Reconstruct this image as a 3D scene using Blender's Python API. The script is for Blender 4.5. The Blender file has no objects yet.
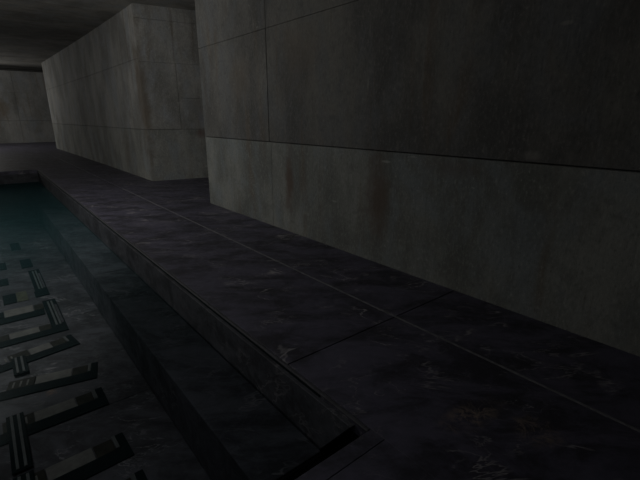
import bpy, bmesh, math, random
from mathutils import Vector, noise as mnoise
random.seed(7)
C = bpy.context.scene.collection

# ------------------------------------------------------------------ camera
cd = bpy.data.cameras.new('camera'); cam = bpy.data.objects.new('camera', cd); C.objects.link(cam)
cd.sensor_width = 36.0; cd.lens = 36.0 * 409.3 / 640.0; cd.clip_start = 0.02; cd.clip_end = 200
cam.location = (0, 0, 1.65)
cam.rotation_euler = (math.radians(90 - 16.64), 0, -math.radians(39.2))
bpy.context.scene.camera = cam

# ------------------------------------------------------------------ world, light, exposure
W = bpy.data.worlds.new('world'); bpy.context.scene.world = W; W.use_nodes = True
bg = W.node_tree.nodes['Background']; bg.inputs[0].default_value = (0.62, 0.7, 0.78, 1); bg.inputs[1].default_value = 0.02

def area(name, loc, size, power, col, direction, spread=180):
    l = bpy.data.lights.new(name, 'AREA'); l.shape = 'RECTANGLE'; l.size, l.size_y = size
    l.energy = power; l.color = col; l.spread = math.radians(spread)
    o = bpy.data.objects.new(name, l); C.objects.link(o); o.location = loc
    o.rotation_euler = Vector(direction).to_track_quat('-Z', 'Z').to_euler()
    return o
def lamp(name, loc, power, col, radius=0.25):
    l = bpy.data.lights.new(name, 'POINT'); l.energy = power; l.color = col; l.shadow_soft_size = radius
    o = bpy.data.objects.new(name, l); C.objects.link(o); o.location = loc
    return o
lamp('near_pendant_light', (-1.2, 8.4, 3.0), 290, (1.0, 0.985, 0.94))  # added point light out of view, no pendant hangs here
lamp('far_pendant_light', (-1.7, 29.6, 3.35), 345, (1.0, 0.98, 0.92))  # second added point light, unseen and without a fixture
area('overhead_light', (-1.3, 2.2, 4.2), (2.2, 2.2), 7.5, (0.95, 0.98, 1.0), (0.12, 0.12, -1), 85)  # added unseen fill over the near end of the pool

vs = bpy.context.scene.view_settings
vs.view_transform = 'Standard'; vs.look = 'None'; vs.exposure = 0.0; vs.gamma = 1.0; vs.use_curve_mapping = False
bpy.context.scene.cycles.max_bounces = 8

# ------------------------------------------------------------------ material helpers
class NT:
    def __init__(s, name):
        s.m = bpy.data.materials.new(name); s.m.use_nodes = True
        s.t = s.m.node_tree; s.b = s.t.nodes['Principled BSDF']; s.out = s.t.nodes['Material Output']
        s.co = s.t.nodes.new('ShaderNodeTexCoord').outputs['Object']
    def n(s, kind, **kw):
        x = s.t.nodes.new(kind)
        for k, v in kw.items(): setattr(x, k, v)
        return x
    def put(s, sock, v):
        if isinstance(v, bpy.types.NodeSocket): s.t.links.new(v, sock)
        else: sock.default_value = v
    def math(s, op, a, b=0.0, c=None):
        x = s.n('ShaderNodeMath', operation=op); s.put(x.inputs[0], a); s.put(x.inputs[1], b)
        if c is not None: s.put(x.inputs[2], c)
        return x.outputs[0]
    def scaled(s, sc, rot=(0, 0, 0), loc=(0, 0, 0)):
        x = s.n('ShaderNodeMapping'); s.put(x.inputs[0], s.co); x.inputs[1].default_value = loc
        x.inputs[2].default_value = rot; x.inputs[3].default_value = sc
        return x.outputs[0]
    def noise(s, vec, scale, detail=4, rough=0.55, dist=0.0):
        x = s.n('ShaderNodeTexNoise'); s.put(x.inputs['Vector'], vec); x.inputs['Scale'].default_value = scale
        x.inputs['Detail'].default_value = detail; x.inputs['Roughness'].default_value = rough
        x.inputs['Distortion'].default_value = dist
        return x.outputs[0]
    def rng(s, v, a, b, c=0.0, d=1.0, smooth=True):
        x = s.n('ShaderNodeMapRange'); x.interpolation_type = 'SMOOTHSTEP' if smooth else 'LINEAR'
        s.put(x.inputs['Value'], v)
        for k, q in zip(('From Min', 'From Max', 'To Min', 'To Max'), (a, b, c, d)): x.inputs[k].default_value = q
        return x.outputs[0]
    def mix(s, f, a, b, blend='MIX'):
        x = s.n('ShaderNodeMix', data_type='RGBA', blend_type=blend)
        s.put(x.inputs[0], f); s.put(x.inputs[6], a); s.put(x.inputs[7], b)
        return x.outputs[2]
    def blob(s, c, h, soft=0.2, wob=0.6, seed=0.0):
        """soft ellipsoid patch with a ragged edge, 1 inside"""
        a = s.n('ShaderNodeVectorMath', operation='SUBTRACT'); s.put(a.inputs[0], s.co); a.inputs[1].default_value = c
        d = s.n('ShaderNodeVectorMath', operation='DIVIDE'); s.put(d.inputs[0], a.outputs[0]); d.inputs[1].default_value = h
        l = s.n('ShaderNodeVectorMath', operation='LENGTH'); s.put(l.inputs[0], d.outputs[0])
        nz = s.noise(s.scaled((1, 1, 1), loc=(seed, seed * 1.7, 0)), 3.5, 5, 0.65)
        v = s.math('ADD', l.outputs['Value'], s.math('MULTIPLY', s.math('SUBTRACT', nz, 0.5), wob * 3))
        return s.rng(v, 1.0, soft, 0.0, 1.0)
    def bump(s, h, strength, dist=0.01):
        x = s.n('ShaderNodeBump'); x.inputs['Strength'].default_value = strength; x.inputs['Distance'].default_value = dist
        s.put(x.inputs['Height'], h); s.put(s.b.inputs['Normal'], x.outputs[0])

def concrete(name, base, dark, brown, patches=(), marks=(), streak=(1.5, 1.5, 0.13), rough=0.85, vary=1.0):
    t = NT(name)
    big = t.noise(t.scaled((1, 1, 0.6)), 0.9, 6, 0.6)
    strk = t.noise(t.scaled(streak), 3.2, 6, 0.62, 0.3)
    fine = t.noise(t.scaled((1, 1, 0.5)), 14, 5, 0.7)
    col = t.mix(t.rng(big, 0.38, 0.62), dark, base)
    col = t.mix(t.math('MULTIPLY', t.rng(strk, 0.52, 0.72), 0.65 * vary), col, brown)
    col = t.mix(t.math('MULTIPLY', t.rng(strk, 0.46, 0.28), 0.5 * vary), col, dark)
    col = t.mix(t.math('MULTIPLY', t.rng(fine, 0.5, 0.75), 0.35), col, tuple(min(1, c * 1.35) for c in base[:3]) + (1,))
    cool = t.noise(t.scaled((1, 1, 0.5), loc=(5, 3, 1)), 1.9, 5, 0.65, 0.6)
    col = t.mix(t.math('MULTIPLY', t.rng(cool, 0.46, 0.64), 0.6), col, tuple(q * f for q, f in zip(base[:3], (0.80, 0.88, 1.02))) + (1,))
    mott = t.noise(t.scaled((1, 1, 0.8), loc=(2, 8, 4)), 6.5, 6, 0.7, 0.5)
    col = t.mix(t.math('MULTIPLY', t.rng(mott, 0.50, 0.33), 0.45), col, dark)
    grit = t.noise(t.scaled((1, 1, 0.55)), 38, 4, 0.8)
    col = t.mix(t.math('MULTIPLY', t.rng(grit, 0.52, 0.70), 0.5), col, tuple(min(1, c * 1.45) for c in base[:3]) + (1,))
    col = t.mix(t.math('MULTIPLY', t.rng(grit, 0.48, 0.30), 0.5), col, tuple(c * 0.6 for c in dark[:3]) + (1,))
    # small dry scuffs
    sc = t.noise(t.scaled((1, 1, 2.2), (0.5, 0.4, 0)), 4.5, 7, 0.7, 1.4)
    col = t.mix(t.math('MULTIPLY', t.rng(sc, 0.62, 0.74), 0.5), col, tuple(min(1, c * 1.7) for c in base[:3]) + (1,))
    for i, (c, h, k, cc) in enumerate(patches):
        col = t.mix(t.math('MULTIPLY', t.blob(c, h, 0.1, 0.5, i * 3.1), k), col, cc)
    for i, (c, h, k) in enumerate(marks):
        col = t.mix(t.math('MULTIPLY', t.blob(c, h, 0.3, 0.25, i * 1.3 + 40), k), col, tuple(min(1, q * 1.8) for q in base[:3]) + (1,))
    t.put(t.b.inputs['Base Color'], col); t.b.inputs['Roughness'].default_value = rough
    t.b.inputs['Specular IOR Level'].default_value = 0.25
    t.bump(t.math('ADD', fine, t.math('MULTIPLY', strk, 1.5)), 0.35, 0.012)
    return t.m

BR = (0.105, 0.084, 0.062, 1); RUST = (0.080, 0.056, 0.044, 1)
wall_stains = [((3.42, 3.16, 0.78), (0.4, 0.24, 0.66), 0.8, RUST), ((3.42, 4.9, 0.7), (0.4, 0.16, 0.75), 0.85, RUST),
               ((3.42, 2.2, 1.2), (0.4, 0.5, 0.14), 0.4, RUST), ((3.42, 6.2, 2.3), (0.4, 0.4, 0.5), 0.35, BR),
               ((3.42, 4.6, 2.4), (0.4, 0.6, 0.6), 0.4, BR)]
wall_marks = [((3.42, 3.05, 1.19), (0.2, 0.09, 0.018), 0.4), ((3.42, 3.36, 2.0), (0.2, 0.012, 0.09), 0.5),
              ((3.42, 5.73, 2.95), (0.2, 0.012, 0.10), 0.5), ((3.42, 5.42, 2.1), (0.2, 0.012, 0.14), 0.4),
              ((3.42, 3.9, 0.62), (0.2, 0.07, 0.018), 0.3), ((3.42, 1.4, 2.3), (0.2, 0.06, 0.02), 0.5),
              ((3.42, 1.5, 1.36), (0.2, 0.10, 0.05), 0.4)]
M = {}
M['wall_up'] = concrete('formed_concrete_upper', (0.120, 0.118, 0.111, 1), (0.060, 0.059, 0.056, 1), BR, wall_stains, wall_marks)
M['wall_low'] = concrete('formed_concrete_lower', (0.178, 0.183, 0.170, 1), (0.092, 0.096, 0.090, 1), BR, wall_stains, wall_marks)
stain_shade2 = [((3.5, 11.5, 2.2), (0.22, 0.5, 2.6), 0.75, BR), ((3.5, 13.6, 0.7), (0.6, 0.5, 0.9), 0.5, BR),
       ((3.5, 19.0, 2.0), (0.8, 1.6, 1.6), 0.5, (0.07, 0.068, 0.065, 1)), ((4.9, 11.4, 1.25), (0.25, 0.5, 0.2), 0.8, (0.10, 0.05, 0.045, 1)),  # dark mid-side entry paints the dimness between the two lights
       ((4.85, 11.4, 2.0), (0.5, 0.5, 0.8), 0.35, (0.10, 0.095, 0.085, 1)), ((4.95, 11.4, 1.65), (0.18, 0.5, 0.28), 0.5, (0.14, 0.15, 0.19, 1))]
M['wall_dark'] = concrete('formed_concrete_dark_pour', (0.110, 0.107, 0.098, 1), (0.056, 0.056, 0.055, 1), (0.085, 0.062, 0.045, 1), wall_stains, wall_marks)
M['wall2_up'] = concrete('aged_concrete_upper', (0.275, 0.272, 0.258, 1), (0.145, 0.144, 0.136, 1), BR, stain_shade2)
M['wall2_low'] = concrete('aged_concrete_lower', (0.25, 0.253, 0.235, 1), (0.13, 0.132, 0.122, 1), BR, stain_shade2)
M['far'] = concrete('far_concrete', (0.20, 0.20, 0.195, 1), (0.13, 0.13, 0.125, 1), BR, [((1.6, 35.2, 2.2), (0.9, 1, 0.9), 0.7, BR), ((2.4, 35.2, 2.6), (0.25, 1, 1.3), 0.5, (0.07, 0.068, 0.06, 1))])
M['ceil'] = concrete('ceiling_concrete', (0.30, 0.288, 0.26, 1), (0.16, 0.156, 0.143, 1), BR, [((1.0, 17.6, 4.3), (4, 2.4, 1), 0.6, (0.07, 0.068, 0.062, 1))], streak=(0.15, 1, 1))  # dark patch paints the dim stretch of ceiling between the lights

def slate(name, base, dark, vein, rough, patches=(), vein_amt=1.0, specular=0.3):
    t = NT(name)
    st_m = t.n('ShaderNodeMapping'); t.put(st_m.inputs[0], t.scaled((1, 1, 1), (0, 0, 0.68))); st_m.inputs[3].default_value = (0.45, 1.0, 1.0)
    stv = st_m.outputs[0]
    big = t.noise(stv, 3.1, 8, 0.72, 0.6)
    col = t.mix(t.rng(big, 0.38, 0.62), tuple(c * 0.75 for c in dark[:3]) + (1,), tuple(c * 1.15 for c in base[:3]) + (1,))
    fine = t.noise(t.co, 9, 6, 0.7, 0.4)
    col = t.mix(t.math('MULTIPLY', t.rng(fine, 0.5, 0.72), 0.4), col, tuple(min(1, c * 1.5) for c in base[:3]) + (1,))
    # thin pale veins: where a warped noise crosses its middle value
    for sc, rot, w, k in ((1.1, 0.5, 0.012, 1.0), (2.3, -0.7, 0.014, 0.8), (4.1, 1.3, 0.016, 0.6)):
        mp = t.n('ShaderNodeMapping'); t.put(mp.inputs[0], stv); mp.inputs[1].default_value = (sc, rot, 0); mp.inputs[2].default_value = (0, 0, rot * 0.35)
        v = t.noise(mp.outputs[0], sc * 1.3, 5, 0.62, 0.6)
        line = t.rng(t.math('ABSOLUTE', t.math('SUBTRACT', v, 0.5)), w, 0.0)
        gate = t.rng(t.noise(t.scaled((1, 1, 1), (0, 0, 0), (9 * sc, 3, 0)), 1.9, 4), 0.52, 0.66)
        col = t.mix(t.math('MULTIPLY', t.math('MULTIPLY', line, gate), vein_amt * k), col, vein)
    for i, (c, h, k, cc) in enumerate(patches):
        gr = t.rng(t.noise(t.scaled((1, 1, 1), loc=(i, 2, 0)), 11, 6, 0.75, 1.0), 0.42, 0.62)
        col = t.mix(t.math('MULTIPLY', t.math('MULTIPLY', t.blob(c, h, 0.0, 0.75, i * 2.3), gr), k), col, cc)
    t.put(t.b.inputs['Base Color'], col)
    t.put(t.b.inputs['Roughness'], t.rng(fine, 0.3, 0.7, rough + 0.1, rough - 0.06))
    t.b.inputs['Specular IOR Level'].default_value = specular
    t.bump(t.math('ADD', fine, big), 0.25, 0.008)
    return t.m
vn = (0.22, 0.21, 0.22, 1)
M['floor'] = slate('walkway_slate', (0.057, 0.054, 0.078, 1), (0.031, 0.030, 0.041, 1), vn, 0.5,
    [((1.93, 0.98, 0), (0.26, 0.13, 0.3), 0.75, (0.20, 0.155, 0.125, 1)), ((2.1, 0.68, 0), (0.16, 0.2, 0.3), 0.7, (0.20, 0.155, 0.125, 1)),
     ((2.2, 8.6, 0), (0.5, 0.5, 0.3), 0.35, (0.16, 0.15, 0.17, 1)), ((1.9, 6.8, 0), (0.4, 0.35, 0.3), 0.35, (0.16, 0.15, 0.17, 1))])
M['pool_tile'] = slate('pool_slate', (0.058, 0.057, 0.066, 1), (0.034, 0.034, 0.039, 1), vn, 0.6,
    [((0.12, 4.33, -0.95), (0.05, 0.07, 0.2), 0.8, (0.26, 0.15, 0.09, 1)), ((0.62, 4.6, -0.95), (0.06, 0.4, 0.2), 0.3, (0.18, 0.17, 0.17, 1))], specular=0.2)
M['lip'] = slate('pool_lip_stone', (0.038, 0.040, 0.047, 1), (0.022, 0.0235, 0.028, 1), vn, 0.6, vein_amt=0.3, specular=0.2)

M['ledge'] = slate('pool_ledge_stone', (0.066, 0.067, 0.078, 1), (0.036, 0.037, 0.044, 1), vn, 0.6, vein_amt=0.5, specular=0.2)

def plain(name, col, rough=0.6, metal=0.0, var=0.3, spec=0.3):
    t = NT(name); nz = t.noise(t.co, 11, 5, 0.65)
    lo = tuple(c * (1 - var) for c in col) + (1,); hi = tuple(min(1, c * (1 + var)) for c in col) + (1,)
    t.put(t.b.inputs['Base Color'], t.mix(t.rng(nz, 0.3, 0.7), lo, hi))
    t.b.inputs['Roughness'].default_value = rough; t.b.inputs['Metallic'].default_value = metal
    t.b.inputs['Specular IOR Level'].default_value = spec
    t.bump(nz, 0.15, 0.004)
    return t.m
M['bead'] = plain('worn_edge_bead', (0.036, 0.036, 0.042), 0.7)
M['joint'] = plain('pale_joint_strip', (0.11, 0.11, 0.12), 0.5)
M['iron'] = plain('black_teal_iron', (0.003, 0.0085, 0.0095), 0.8, 0, 0.3, 0.1)  # metal of the bars, also painted shade in the pool wall gaps
M['iron_brown'] = plain('brown_black_iron', (0.022, 0.021, 0.017), 0.7, 0, 0.3, 0.1)
M['plate'] = plain('dull_bronze_plate', (0.125, 0.120, 0.112), 0.7, 0, 0.2, 0.15)
M['plate_olive'] = plain('olive_bronze_plate', (0.062, 0.065, 0.045), 0.7, 0, 0.3, 0.15)
M['pin'] = plain('pale_worn_pin', (0.075, 0.08, 0.08), 0.6, 0, 0.2, 0.2)
M['black'] = plain('blackened_trim', (0.03, 0.03, 0.028), 0.8)

def water_mat():
    t = NT('murky_teal_water')
    tr = t.n('ShaderNodeBsdfTransparent'); tr.inputs[0].default_value = (0.90, 0.93, 0.94, 1)
    di = t.n('ShaderNodeBsdfDiffuse'); di.inputs[0].default_value = (0.014, 0.042, 0.048, 1)
    gl = t.n('ShaderNodeBsdfGlossy'); gl.inputs['Color'].default_value = (0.5, 0.6, 0.62, 1); gl.inputs['Roughness'].default_value = 0.25
    fr = t.n('ShaderNodeFresnel'); fr.inputs[0].default_value = 1.33
    murk = t.n('ShaderNodeMixShader'); t.put(murk.inputs[0], 0.10); t.put(murk.inputs[1], di.outputs[0]); t.put(murk.inputs[2], gl.outputs[0])
    ms = t.n('ShaderNodeMixShader')
    t.put(ms.inputs[0], t.rng(fr.outputs[0], 0.04, 0.40, 0.0, 0.9, False)); t.put(ms.inputs[1], tr.outputs[0]); t.put(ms.inputs[2], murk.outputs[0])
    t.put(t.out.inputs['Surface'], ms.outputs[0])
    return t.m
M['water'] = water_mat()

# ------------------------------------------------------------------ mesh helpers
class MB:
    def __init__(s): s.bm = bmesh.new(); s.mi = 0
    def box(s, x0, x1, y0, y1, z0, z1, mi=0):
        v = [s.bm.verts.new(p) for p in ((x0,y0,z0),(x1,y0,z0),(x1,y1,z0),(x0,y1,z0),(x0,y0,z1),(x1,y0,z1),(x1,y1,z1),(x0,y1,z1))]
        for f in ((0,3,2,1),(4,5,6,7),(0,1,5,4),(1,2,6,5),(2,3,7,6),(3,0,4,7)):
            s.bm.faces.new([v[i] for i in f]).material_index = mi
        return s
    def prism(s, pts, z0, z1, mi=0):
        """pts counter-clockwise in plan, extruded in z"""
        a = [s.bm.verts.new((x, y, z0)) for x, y in pts]; b = [s.bm.verts.new((x, y, z1)) for x, y in pts]
        s.bm.faces.new(a[::-1]).material_index = mi; s.bm.faces.new(b).material_index = mi
        for i in range(len(pts)):
            j = (i + 1) % len(pts); s.bm.faces.new((a[i], a[j], b[j], b[i])).material_index = mi
        return s
    def extrude_x(s, prof, x0, x1, mi=0):
        """prof list of (y, z)"""
        a = [s.bm.verts.new((x0, y, z)) for y, z in prof]; b = [s.bm.verts.new((x1, y, z)) for y, z in prof]
        s.bm.faces.new(a[::-1]).material_index = mi; s.bm.faces.new(b).material_index = mi
        for i in range(len(prof)):
            j = (i + 1) % len(prof); s.bm.faces.new((a[i], a[j], b[j], b[i])).material_index = mi
        return s
    def build(s, name, mats, parent=None, bevel=0.0, segs=2, kind=None):
        bmesh.ops.recalc_face_normals(s.bm, faces=s.bm.faces)
        me = bpy.data.meshes.new(name); s.bm.to_mesh(me); s.bm.free()
        for m in (mats if isinstance(mats, (list, tuple)) else [mats]): me.materials.append(m)
        o = bpy.data.objects.new(name, me); C.objects.link(o)
        if parent: o.parent = parent
        if bevel:
            b = o.modifiers.new('bevel', 'BEVEL'); b.width = bevel; b.segments = segs; b.limit_method = 'ANGLE'
        if kind: o['kind'] = kind
        return o

# ------------------------------------------------------------------ setting: walls
XW, YC = 3.42, 7.69          # face of the near wall, its end corner
G = 0.004                    # half width of a casting joint
b = MB()
b.box(XW + 0.012, XW + 0.04, -6.2, YC - 0.04, 1.5, 4.6, 2)                 # mortar set back in the finer joints
b.box(XW + 0.03, 6.6, -6.2, YC - 0.03, -0.3, 4.6, 0)                     # core
def panels_x(b, x, rows, mi_of, t=0.05):
    for (y0, y1, z0, z1, g, dx) in rows:
        b.box(x + dx, x + t, y0 + g, y1 - g, z0 + (-0.02 if z0 == 0 else 0.007 if z0 < 2 else 0.003), z1 - (0.007 if z1 < 2 else 0.003), mi_of(z0) if y0 > 5 or z0 < 1 else 2)
rows = []
for y0, y1 in ((-6.2, -1.4), (-1.4, 5.36), (5.36, YC)):
    rows.append((y0, y1, 0, 1.30, 0.002, 0.0))
for y0, y1 in ((-6.2, -1.4), (-1.4, 5.40), (5.40, YC)):
    rows.append((y0, y1, 1.30, 2.85, 0.002 if y0 != 5.40 and y1 != 5.40 else 0.006, -0.004))
    rows.append((y0, y1, 2.85, 4.6, 0.003, -0.002))
panels_x(b, XW, rows, lambda z: 1 if z < 1 else 0)
for x0, x1 in ((XW + 0.052, 5.0), (5.0, 6.6)):                           # end face, into the recess
    for z0, z1, mi in ((-0.02, 1.293, 1), (1.307, 2.843, 0), (2.857, 4.6, 0)):
        b.box(x0 + 0.003, x1 - 0.003, YC - 0.032, YC, z0, z1, mi)
b.build('wall_right_near', [M['wall_up'], M['wall_low'], M['wall_dark']], bevel=0.004, kind='structure')

b = MB(); b.box(6.6, 7.0, -6.2, 12.2, -0.3, 4.6)
b.build('wall_right_recess', M['wall2_up'], kind='structure')

# second block: slightly skewed face, rounded far end
b = MB()
x2, y2 = 3.50, 11.46
b.prism([(x2 + 0.03, y2 + 0.03), (6.98, 10.86), (6.98, 28.4), (x2 + 0.4, 28.4), (x2 + 0.03, 27.9)], -0.3, 4.7, 0)
def quadpanel(b, p, q, z0, z1, t, mi):
    """slab whose outer face runs from p to q in plan, thickness t to its left"""
    dx, dy = q[0] - p[0], q[1] - p[1]; L = math.hypot(dx, dy); nx, ny = -dy / L * t, dx / L * t
    b.prism([p, q, (q[0] + nx, q[1] + ny), (p[0] + nx, p[1] + ny)], z0, z1, mi)
fy = lambda x: y2 - (x - x2) * 0.17                                       # line of the end face
def fp(x): return (x, fy(x))
for (xa, xb, z0, z1, mi) in ((3.50, 6.98, -0.02, 1.343, 1),
        (3.50, 4.365, 1.352, 2.996, 0), (4.372, 6.98, 1.352, 2.146, 0), (4.372, 6.98, 2.153, 2.996, 0),
        (3.50, 6.98, 3.004, 3.985, 0), (3.50, 6.98, 3.99, 4.7, 0)):
    quadpanel(b, fp(xa), fp(xb), z0, z1, 0.05, mi)
side = [(3.50, 11.52), (3.50, 14.4), (3.50, 17.2), (3.47, 20.0), (3.43, 24.0), (3.39, 27.3)]
for i in range(len(side) - 1):
    p, q = side[i], side[i + 1]
    p = (p[0], p[1] + 0.003); q = (q[0], q[1] - 0.003)
    for z0, z1, mi in ((-0.02, 1.343, 1), (1.353, 3.077, 0), (3.082, 4.7, 0)):
        quadpanel(b, q, p, z0, z1, 0.06, mi)
arc = [(3.39, 27.303)] + [(3.39 + 0.5 * (1 - math.cos(a)), 27.5 + 0.5 * math.sin(a)) for a in [k * math.pi / 16 for k in range(1, 9)]]
for i in range(len(arc) - 1):
    for z0, z1, mi in ((-0.02, 1.343, 1), (1.353, 3.077, 0), (3.082, 4.7, 0)):
        quadpanel(b, arc[i + 1], arc[i], z0, z1, 0.05, mi)
b.build('wall_right_far', [M['wall2_up'], M['wall2_low']], bevel=0.004, kind='structure')

b = MB(); b.box(-7.3, 9, 35.24, 35.6, -0.3, 5.3)
for x0, x1 in ((-7, -3), (-3, 0.2), (0.2, 2.50), (2.50, 5.2), (5.2, 9)):
    for z0, z1 in ((-0.02, 1.435), (1.46, 3.235), (3.25, 4.70)):
        b.box(x0 + 0.006, x1 - 0.006, 35.2, 35.25, z0, z1)
b.build('wall_far', M['far'], bevel=0.006, kind='structure')
b = MB(); b.box(-7, 9, 34.98, 35.22, 4.72, 4.90); b.box(-7, 9, 35.05, 35.22, 4.60, 4.70)
b.build('trim_1', M['black'], bevel=0.01, kind='structure')

# left wall with two wide openings made up to let dim world light in, back wall
b = MB()
for y0, y1, z0, z1 in ((-6.2, 5.4, -0.3, 4.6), (10.6, 26.4, -0.3, 4.6), (30.6, 35.6, -0.3, 5.3), (5.4, 10.6, -0.3, 0.7), (5.4, 10.6, 3.9, 4.6), (26.4, 30.6, -0.3, 0.6), (26.4, 30.6, 3.8, 5.3)):
    b.box(-7.4, -7.0, y0, y1, z0, z1)
b.build('wall_left', M['wall2_up'], kind='structure')
b = MB()
for x0, x1, z0, z1 in ((-7.4, -3.6, -0.3, 4.6), (1.6, 3.5, -0.3, 4.6), (-3.6, 1.6, -0.3, 1.5), (-3.6, 1.6, 3.7, 4.6)):
    b.box(x0, x1, -6.4, -6.0, z0, z1)
b.build('wall_back', M['wall_up'], kind='structure')

# ceiling: level, then rising towards the far wall; shallow casting joints
b = MB()
prof = [(-6.4, 4.3), (3.0, 4.3), (12.7, 4.3), (28.0, 4.43), (31.5, 4.66), (35.6, 4.93)]
for i in range(len(prof) - 1):
    (ya, za), (yb, zb) = prof[i], prof[i + 1]
    ya += 0.006; yb -= 0.006
    b.extrude_x([(ya, za), (yb, zb), (yb, zb + 0.25), (ya, za + 0.25)], -7.4, 9)
b.box(-7.4, 9, -6.4, 35.6, 4.95, 5.2)
b.build('ceiling', M['ceil'], bevel=0.006, kind='structure')

# ------------------------------------------------------------------ setting: walkway and pool
PX, PY, PF = 1.37, 1.27, 16.6       # pool edge beside the walkway, near edge, far edge
PLX = -5.2
b = MB()
ys = [(-6.2, 2.066), (2.074, 10.70), (10.706, 19.3), (19.306, 27.9), (27.906, 35.25)]
for y0, y1 in ys:
    if y0 < PF:
        e = min(y1, PF)
        if y0 < PY:
            b.box(1.403, 2.522, y0, y1, -0.12, 0)
        else:
            b.box(1.403, 2.522, y0, y1, -0.12, 0)
    else:
        b.box(1.403, 2.522, y0, y1, -0.12, 0)
    b.box(2.540, 3.60, y0, y1, -0.12, 0)
b.box(3.60, 6.7, -6.2, 12.2, -0.12, 0)
b.box(3.60, 9, 27.3, 35.25, -0.12, 0)
b.box(-7.2, 1.403, -6.2, PY - 0.101, -0.12, 0)                       # near side
b.box(-7.2, 1.403, PY - 0.098, PY, -0.12, 0)                         # near coping row
b.box(-7.2, 1.403, PF, 27.9, -0.12, 0); b.box(-7.2, 1.403, 27.906, 35.25, -0.12, 0)
b.box(-7.2, PLX, PY, PF, -0.12, 0)
b.box(-7.3, 9, -6.3, PY + 0.0, -0.4, -0.125)
b.box(PX + 0.21, 9, PY, 35.3, -0.4, -0.125); b.box(-7.3, PX + 0.05, PF + 0.05, 35.3, -0.4, -0.125)
b.build('floor', M['floor'], bevel=0.003, kind='structure')

b = MB(); b.box(2.5215, 2.5405, -6.2, 10.7, -0.02, 0.0035)  # pale colour paints in light caught along a slab edge
b.build('trim_2', M['joint'], bevel=0.0015, kind='structure')
b = MB(); b.box(PX, 1.397, PY + 0.0, PF, -0.012, 0.003)              # worn bead along the pool edge
b.build('trim_3', M['bead'], bevel=0.006, segs=3, kind='structure')

b = MB()
ZL, ZF, XL = -0.43, -0.95, 0.90      # ledge level, pool floor level, edge of the ledge
b.extrude_x([(PY + 0.13, -0.062), (PY + 0.42, -0.44), (PY + 0.41, -1.3), (PF + 0.1, -1.3), (PF + 0.1, -0.062)], PX, PX + 0.12)   # side wall under a recessed joint, cut back on a slant at the made-up dark channel
b.box(PX + 0.028, PX + 0.12, PY + 0.45, PF + 0.1, -0.07, -0.013, 1)  # back of the recessed joint, shade painted in as black
b.box(PLX - 0.1, PX + 0.03, PF, PF + 0.1, -1.3, -0.122)                            # far wall
b.box(PLX - 0.1, PLX, PY, PF, -1.3, -0.122)                     # left wall
b.box(PLX, PX + 0.2, PY - 0.1, PY, -1.8, -0.12)                      # near wall
b.box(PX + 0.122, PX + 0.2, PY, PY + 0.5, -1.8, -0.03, 1)            # back of the channel, its shade painted in as near-black
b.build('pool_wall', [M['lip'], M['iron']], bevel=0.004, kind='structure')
b = MB()
for y0, y1 in ((1.67, 6.05), (6.05, 10.5), (10.5, PF)):
    b.box(XL, PX, y0 + 0.002, y1 - 0.002, ZL - 0.02, ZL); b.box(XL + 0.004, PX, y0, y1, -1.3, ZL - 0.021)                  # ledge beside the walkway
b.box(PLX + 0.47, XL - 0.001, PF - 0.47, PF, -1.3, ZL)               # far ledge
b.box(PLX, PLX + 0.469, 1.67, PF, -1.3, ZL)                          # left ledge
b.build('pool_ledge', [M['ledge'], M['lip']], bevel=0.006, kind='structure')
b = MB()
for y0, y1 in ((1.67, 3.79), (3.79, 6.06), (6.06, 8.33), (8.33, 10.6), (10.6, 12.87), (12.87, PF - 0.47)):
    for x0, x1 in ((PLX + 0.47, -3.6), (-3.6, -1.35), (-1.35, XL)):
        b.box(x0 + 0.003, x1 - 0.003, y0 + 0.003, y1 - 0.003, -1.1, ZF)
b.box(PLX, PX, 1.67, PF, -1.3, -0.965)
b.box(PLX, PX, PY, 1.67, -1.8, -1.7)                                 # deep channel along the near wall, added to make a dark band
b.box(PLX, PX, 1.66, 1.67, -1.75, -1.0)
b.build('pool_floor', M['pool_tile'], bevel=0.003, kind='structure')

# ------------------------------------------------------------------ dark metal pieces laid on the pool floor
def empty(name, loc, rz, label, cat, group):
    o = bpy.data.objects.new(name, None); C.objects.link(o); o.empty_display_size = 0.1
    o.location = loc; o.rotation_euler = (0, 0, rz); o['label'] = label; o['category'] = cat
    if group: o['group'] = group
    return o
def rect(name, x0, x1, y0, y1, m, parent, h=0.012, z=0.0, bev=0.002):
    return MB().box(x0, x1, y0, y1, z, z + h, ).build(name, m, parent, bevel=bev)

def make_key(loc, rz, label, group, length=1.1, thick=0.15, teeth=True, right=0.0, plate=(-0.565, -0.245), head=0.31, comb_end=-0.80):
    """origin at the right-hand near corner; runs towards -x"""
    t = empty('key_bar', loc, rz, label, 'key bar', group)
    rect('bar', -length, 0, 0, thick, M['iron'], t)
    rect('end_block', -0.060, 0, thick, head + 0.01, M['iron'], t)
    rect('inner_block', -0.235, -0.095, thick, head - 0.01, M['iron_brown'], t)
    p = rect('pin', -0.091, -0.064, thick + 0.01, head + 0.01, M['pin'], t, 0.014); p['label'] = 'pale worn pin'
    q = rect('plate', plate[0], plate[1], thick, head, M['plate'], t, 0.008); q['label'] = 'dull grey-brown plate'
    c = rect('comb_block', comb_end, plate[0] - 0.006, thick, head, M['iron_brown'], t)
    if teeth:
        for k in range(3):
            x = -0.63 - k * 0.06
            rect('tooth', x - 0.008, x + 0.008, thick + 0.02, head - 0.04, M['plate'], c, 0.004, 0.012, 0.001)
    return t
grp = 'key-shaped bars on the pool floor'
Zp = ZF
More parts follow.
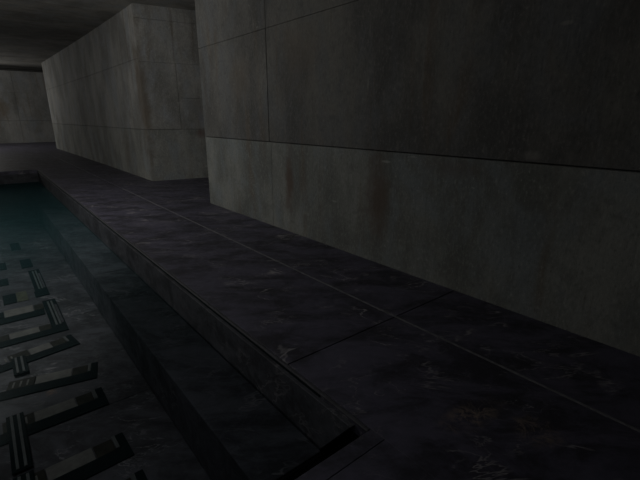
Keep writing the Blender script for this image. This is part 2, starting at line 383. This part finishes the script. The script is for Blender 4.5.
K = [((0.53, 2.49, Zp), 0.0, 'black key-shaped bar on the pool floor at the bottom picture edge, only its tip showing', {}),
     ((0.525, 3.00, Zp), math.radians(2), 'nearest fully seen black key-shaped bar on the pool floor, right of the pale rails', {}),
     ((0.520, 3.79, Zp), 0.0, 'black key-shaped bar lying along the nearest stone joint of the pool floor', {}),
     ((0.520, 4.31, Zp), math.radians(-13), 'black key-shaped bar in the middle, behind the bar on the nearest stone joint', {}),
     ((0.520, 5.18, Zp), math.radians(9), 'black key-shaped bar just in front of the bracket with the nearer double rail', dict(length=1.0, plate=(-0.46, -0.245), comb_end=-0.66))]
for loc, rz, lab, kw in K: make_key(loc, rz, lab, grp, **kw)

# bracket with a double rail: bar along x plus a tall railed end going away
def make_bracket(loc, label, w=0.16, L=1.2, length=0.95, thick=0.16, wing=True):
    t = empty('railed_bracket', loc, 0, label, 'bracket', 'railed brackets on the pool floor')
    rect('bar', -length, 0, 0, thick, M['iron'], t)
    f = rect('rail_bed', -w, 0, thick, L, M['iron'], t)
    for x in (-w * 0.62, -w * 0.36):
        r = rect('rail', x - 0.011, x + 0.011, thick + 0.06, L - 0.08, M['pin'], f, 0.008, 0.012, 0.001); r['label'] = 'pale thin rail'
    rect('inner_stone', -w * 0.25, -w * 0.08, thick + 0.1, L - 0.25, M['pool_tile'], f, 0.004, 0.012, 0.001)
    if not wing: return t
    rect('inner_block', -w - 0.13, -w - 0.004, thick, thick + 0.16, M['iron_brown'], t)
    q = rect('plate', -0.60, -w - 0.136, thick, thick + 0.17, M['plate'], t, 0.008); q['label'] = 'dull grey-brown plate'
    rect('comb_block', -0.80, -0.606, thick, thick + 0.16, M['iron_brown'], t)
    return t
make_bracket((0.475, 5.66, Zp), 'black bracket whose right end is a double rail running away along the pool floor')
t = make_bracket((0.44, 7.09, Zp), 'farther black bracket with a double rail, near the teal water haze', 0.16, 1.40, 0.18, 0.26, False)

def slab_thing(name, label, cat, group, loc, rects, rz=0):
    t = empty(name, loc, rz, label, cat, group)
    for (nm, x0, x1, y0, y1, m, h) in rects: rect(nm, x0, x1, y0, y1, M[m], t, h)
    return t
slab_thing('flat_bar', 'dark bar with a lighter plate, left of the top of the nearer double rail', 'bar', None, (0, 6.36, Zp),
    [('bar', -0.7, 0.30, 0.0, 0.20, 'iron'  , 0.012), ('end_block', 0.20, 0.31, 0.206, 0.42, 'iron_brown', 0.012), ('plate', -0.14, 0.19, 0.206, 0.46, 'plate', 0.008), ('inner_block', -0.36, -0.146, 0.206, 0.42, 'iron', 0.012)])
slab_thing('flat_bar', 'dark bar ending in an olive plate, left of the foot of the farther double rail', 'bar', None, (0, 7.06, Zp),
    [('end_block', -0.13, 0.03, 0, 0.40, 'iron', 0.012), ('plate', 0.036, 0.17, 0, 0.42, 'plate_olive', 0.008), ('inner_block', -0.40, -0.17, 0.0, 0.60, 'iron', 0.012)])
# upright rail pairs between the bars
def rails(loc, L, label, w=0.17, rz=0.0):
    t = empty('rail_pair', loc, rz, label, 'rails', 'rail pairs on the pool floor')
    rect('bed', -w / 2, w / 2, 0, L, M['iron'], t)
    for x in (-0.026, 0.026):
        r = rect('rail', x - 0.010, x + 0.010, 0.02, L - 0.02, M['pin'], t, 0.010, 0.012, 0.001); r['label'] = 'pale thin rail'
    return t
rails((-0.185, 3.36, Zp + 0.0168), 0.78, 'long pair of pale rails on a black bed, nearest the viewer', 0.13)
rails((-0.185, 2.95, Zp + 0.0168), 0.36, 'stub of pale rails cut by the bottom picture edge', 0.13)
rails((-0.08, 4.86, Zp + 0.0168), 0.40, 'short pair of pale rails left of the middle key-shaped bars', 0.13)

# far small pieces, half lost in the murk
far_bits = [('dark square tile at the left picture edge, nearer of two in the haze', (-0.18, 7.95), 0.16, 0.35),
            ('dark square tile at the left picture edge, farther of two in the haze', (-0.14, 8.85), 0.14, 0.45),
            ('small dark block just beyond the top of the farther double rail', (0.21, 8.72), 0.17, 0.55),
            ('farthest small dark block on the pool floor, deep in the teal haze', (0.14, 10.1), 0.16, 0.6)]
for lab, (x, y), w, l in far_bits:
    o = MB().box(0, w, 0, l, 0, 0.012).build('floor_tile', M['iron'], bevel=0.002); o.location = (x, y, Zp)
    o['label'] = lab; o['category'] = 'tile'; o['group'] = 'small dark tiles on the pool floor'

# ------------------------------------------------------------------ water
b = MB(); b.box(PLX + 0.002, PX - 0.002, PY + 0.002, PF - 0.002, -0.412, -0.410)
bm = b.bm; bm.free()
me = bpy.data.meshes.new('pool_water'); bm = bmesh.new()
v = [bm.verts.new(p) for p in ((PLX + 0.002, PY + 0.402, -0.405), (PX - 0.002, PY + 0.402, -0.405), (PX - 0.002, PF - 0.002, -0.405), (PLX + 0.002, PF - 0.002, -0.405))]
bm.faces.new(v); bm.to_mesh(me); bm.free(); me.materials.append(M['water'])
o = bpy.data.objects.new('pool_water', me); C.objects.link(o)
o['label'] = 'still teal-tinted water filling the sunken pool'; o['category'] = 'water'; o['kind'] = 'stuff'
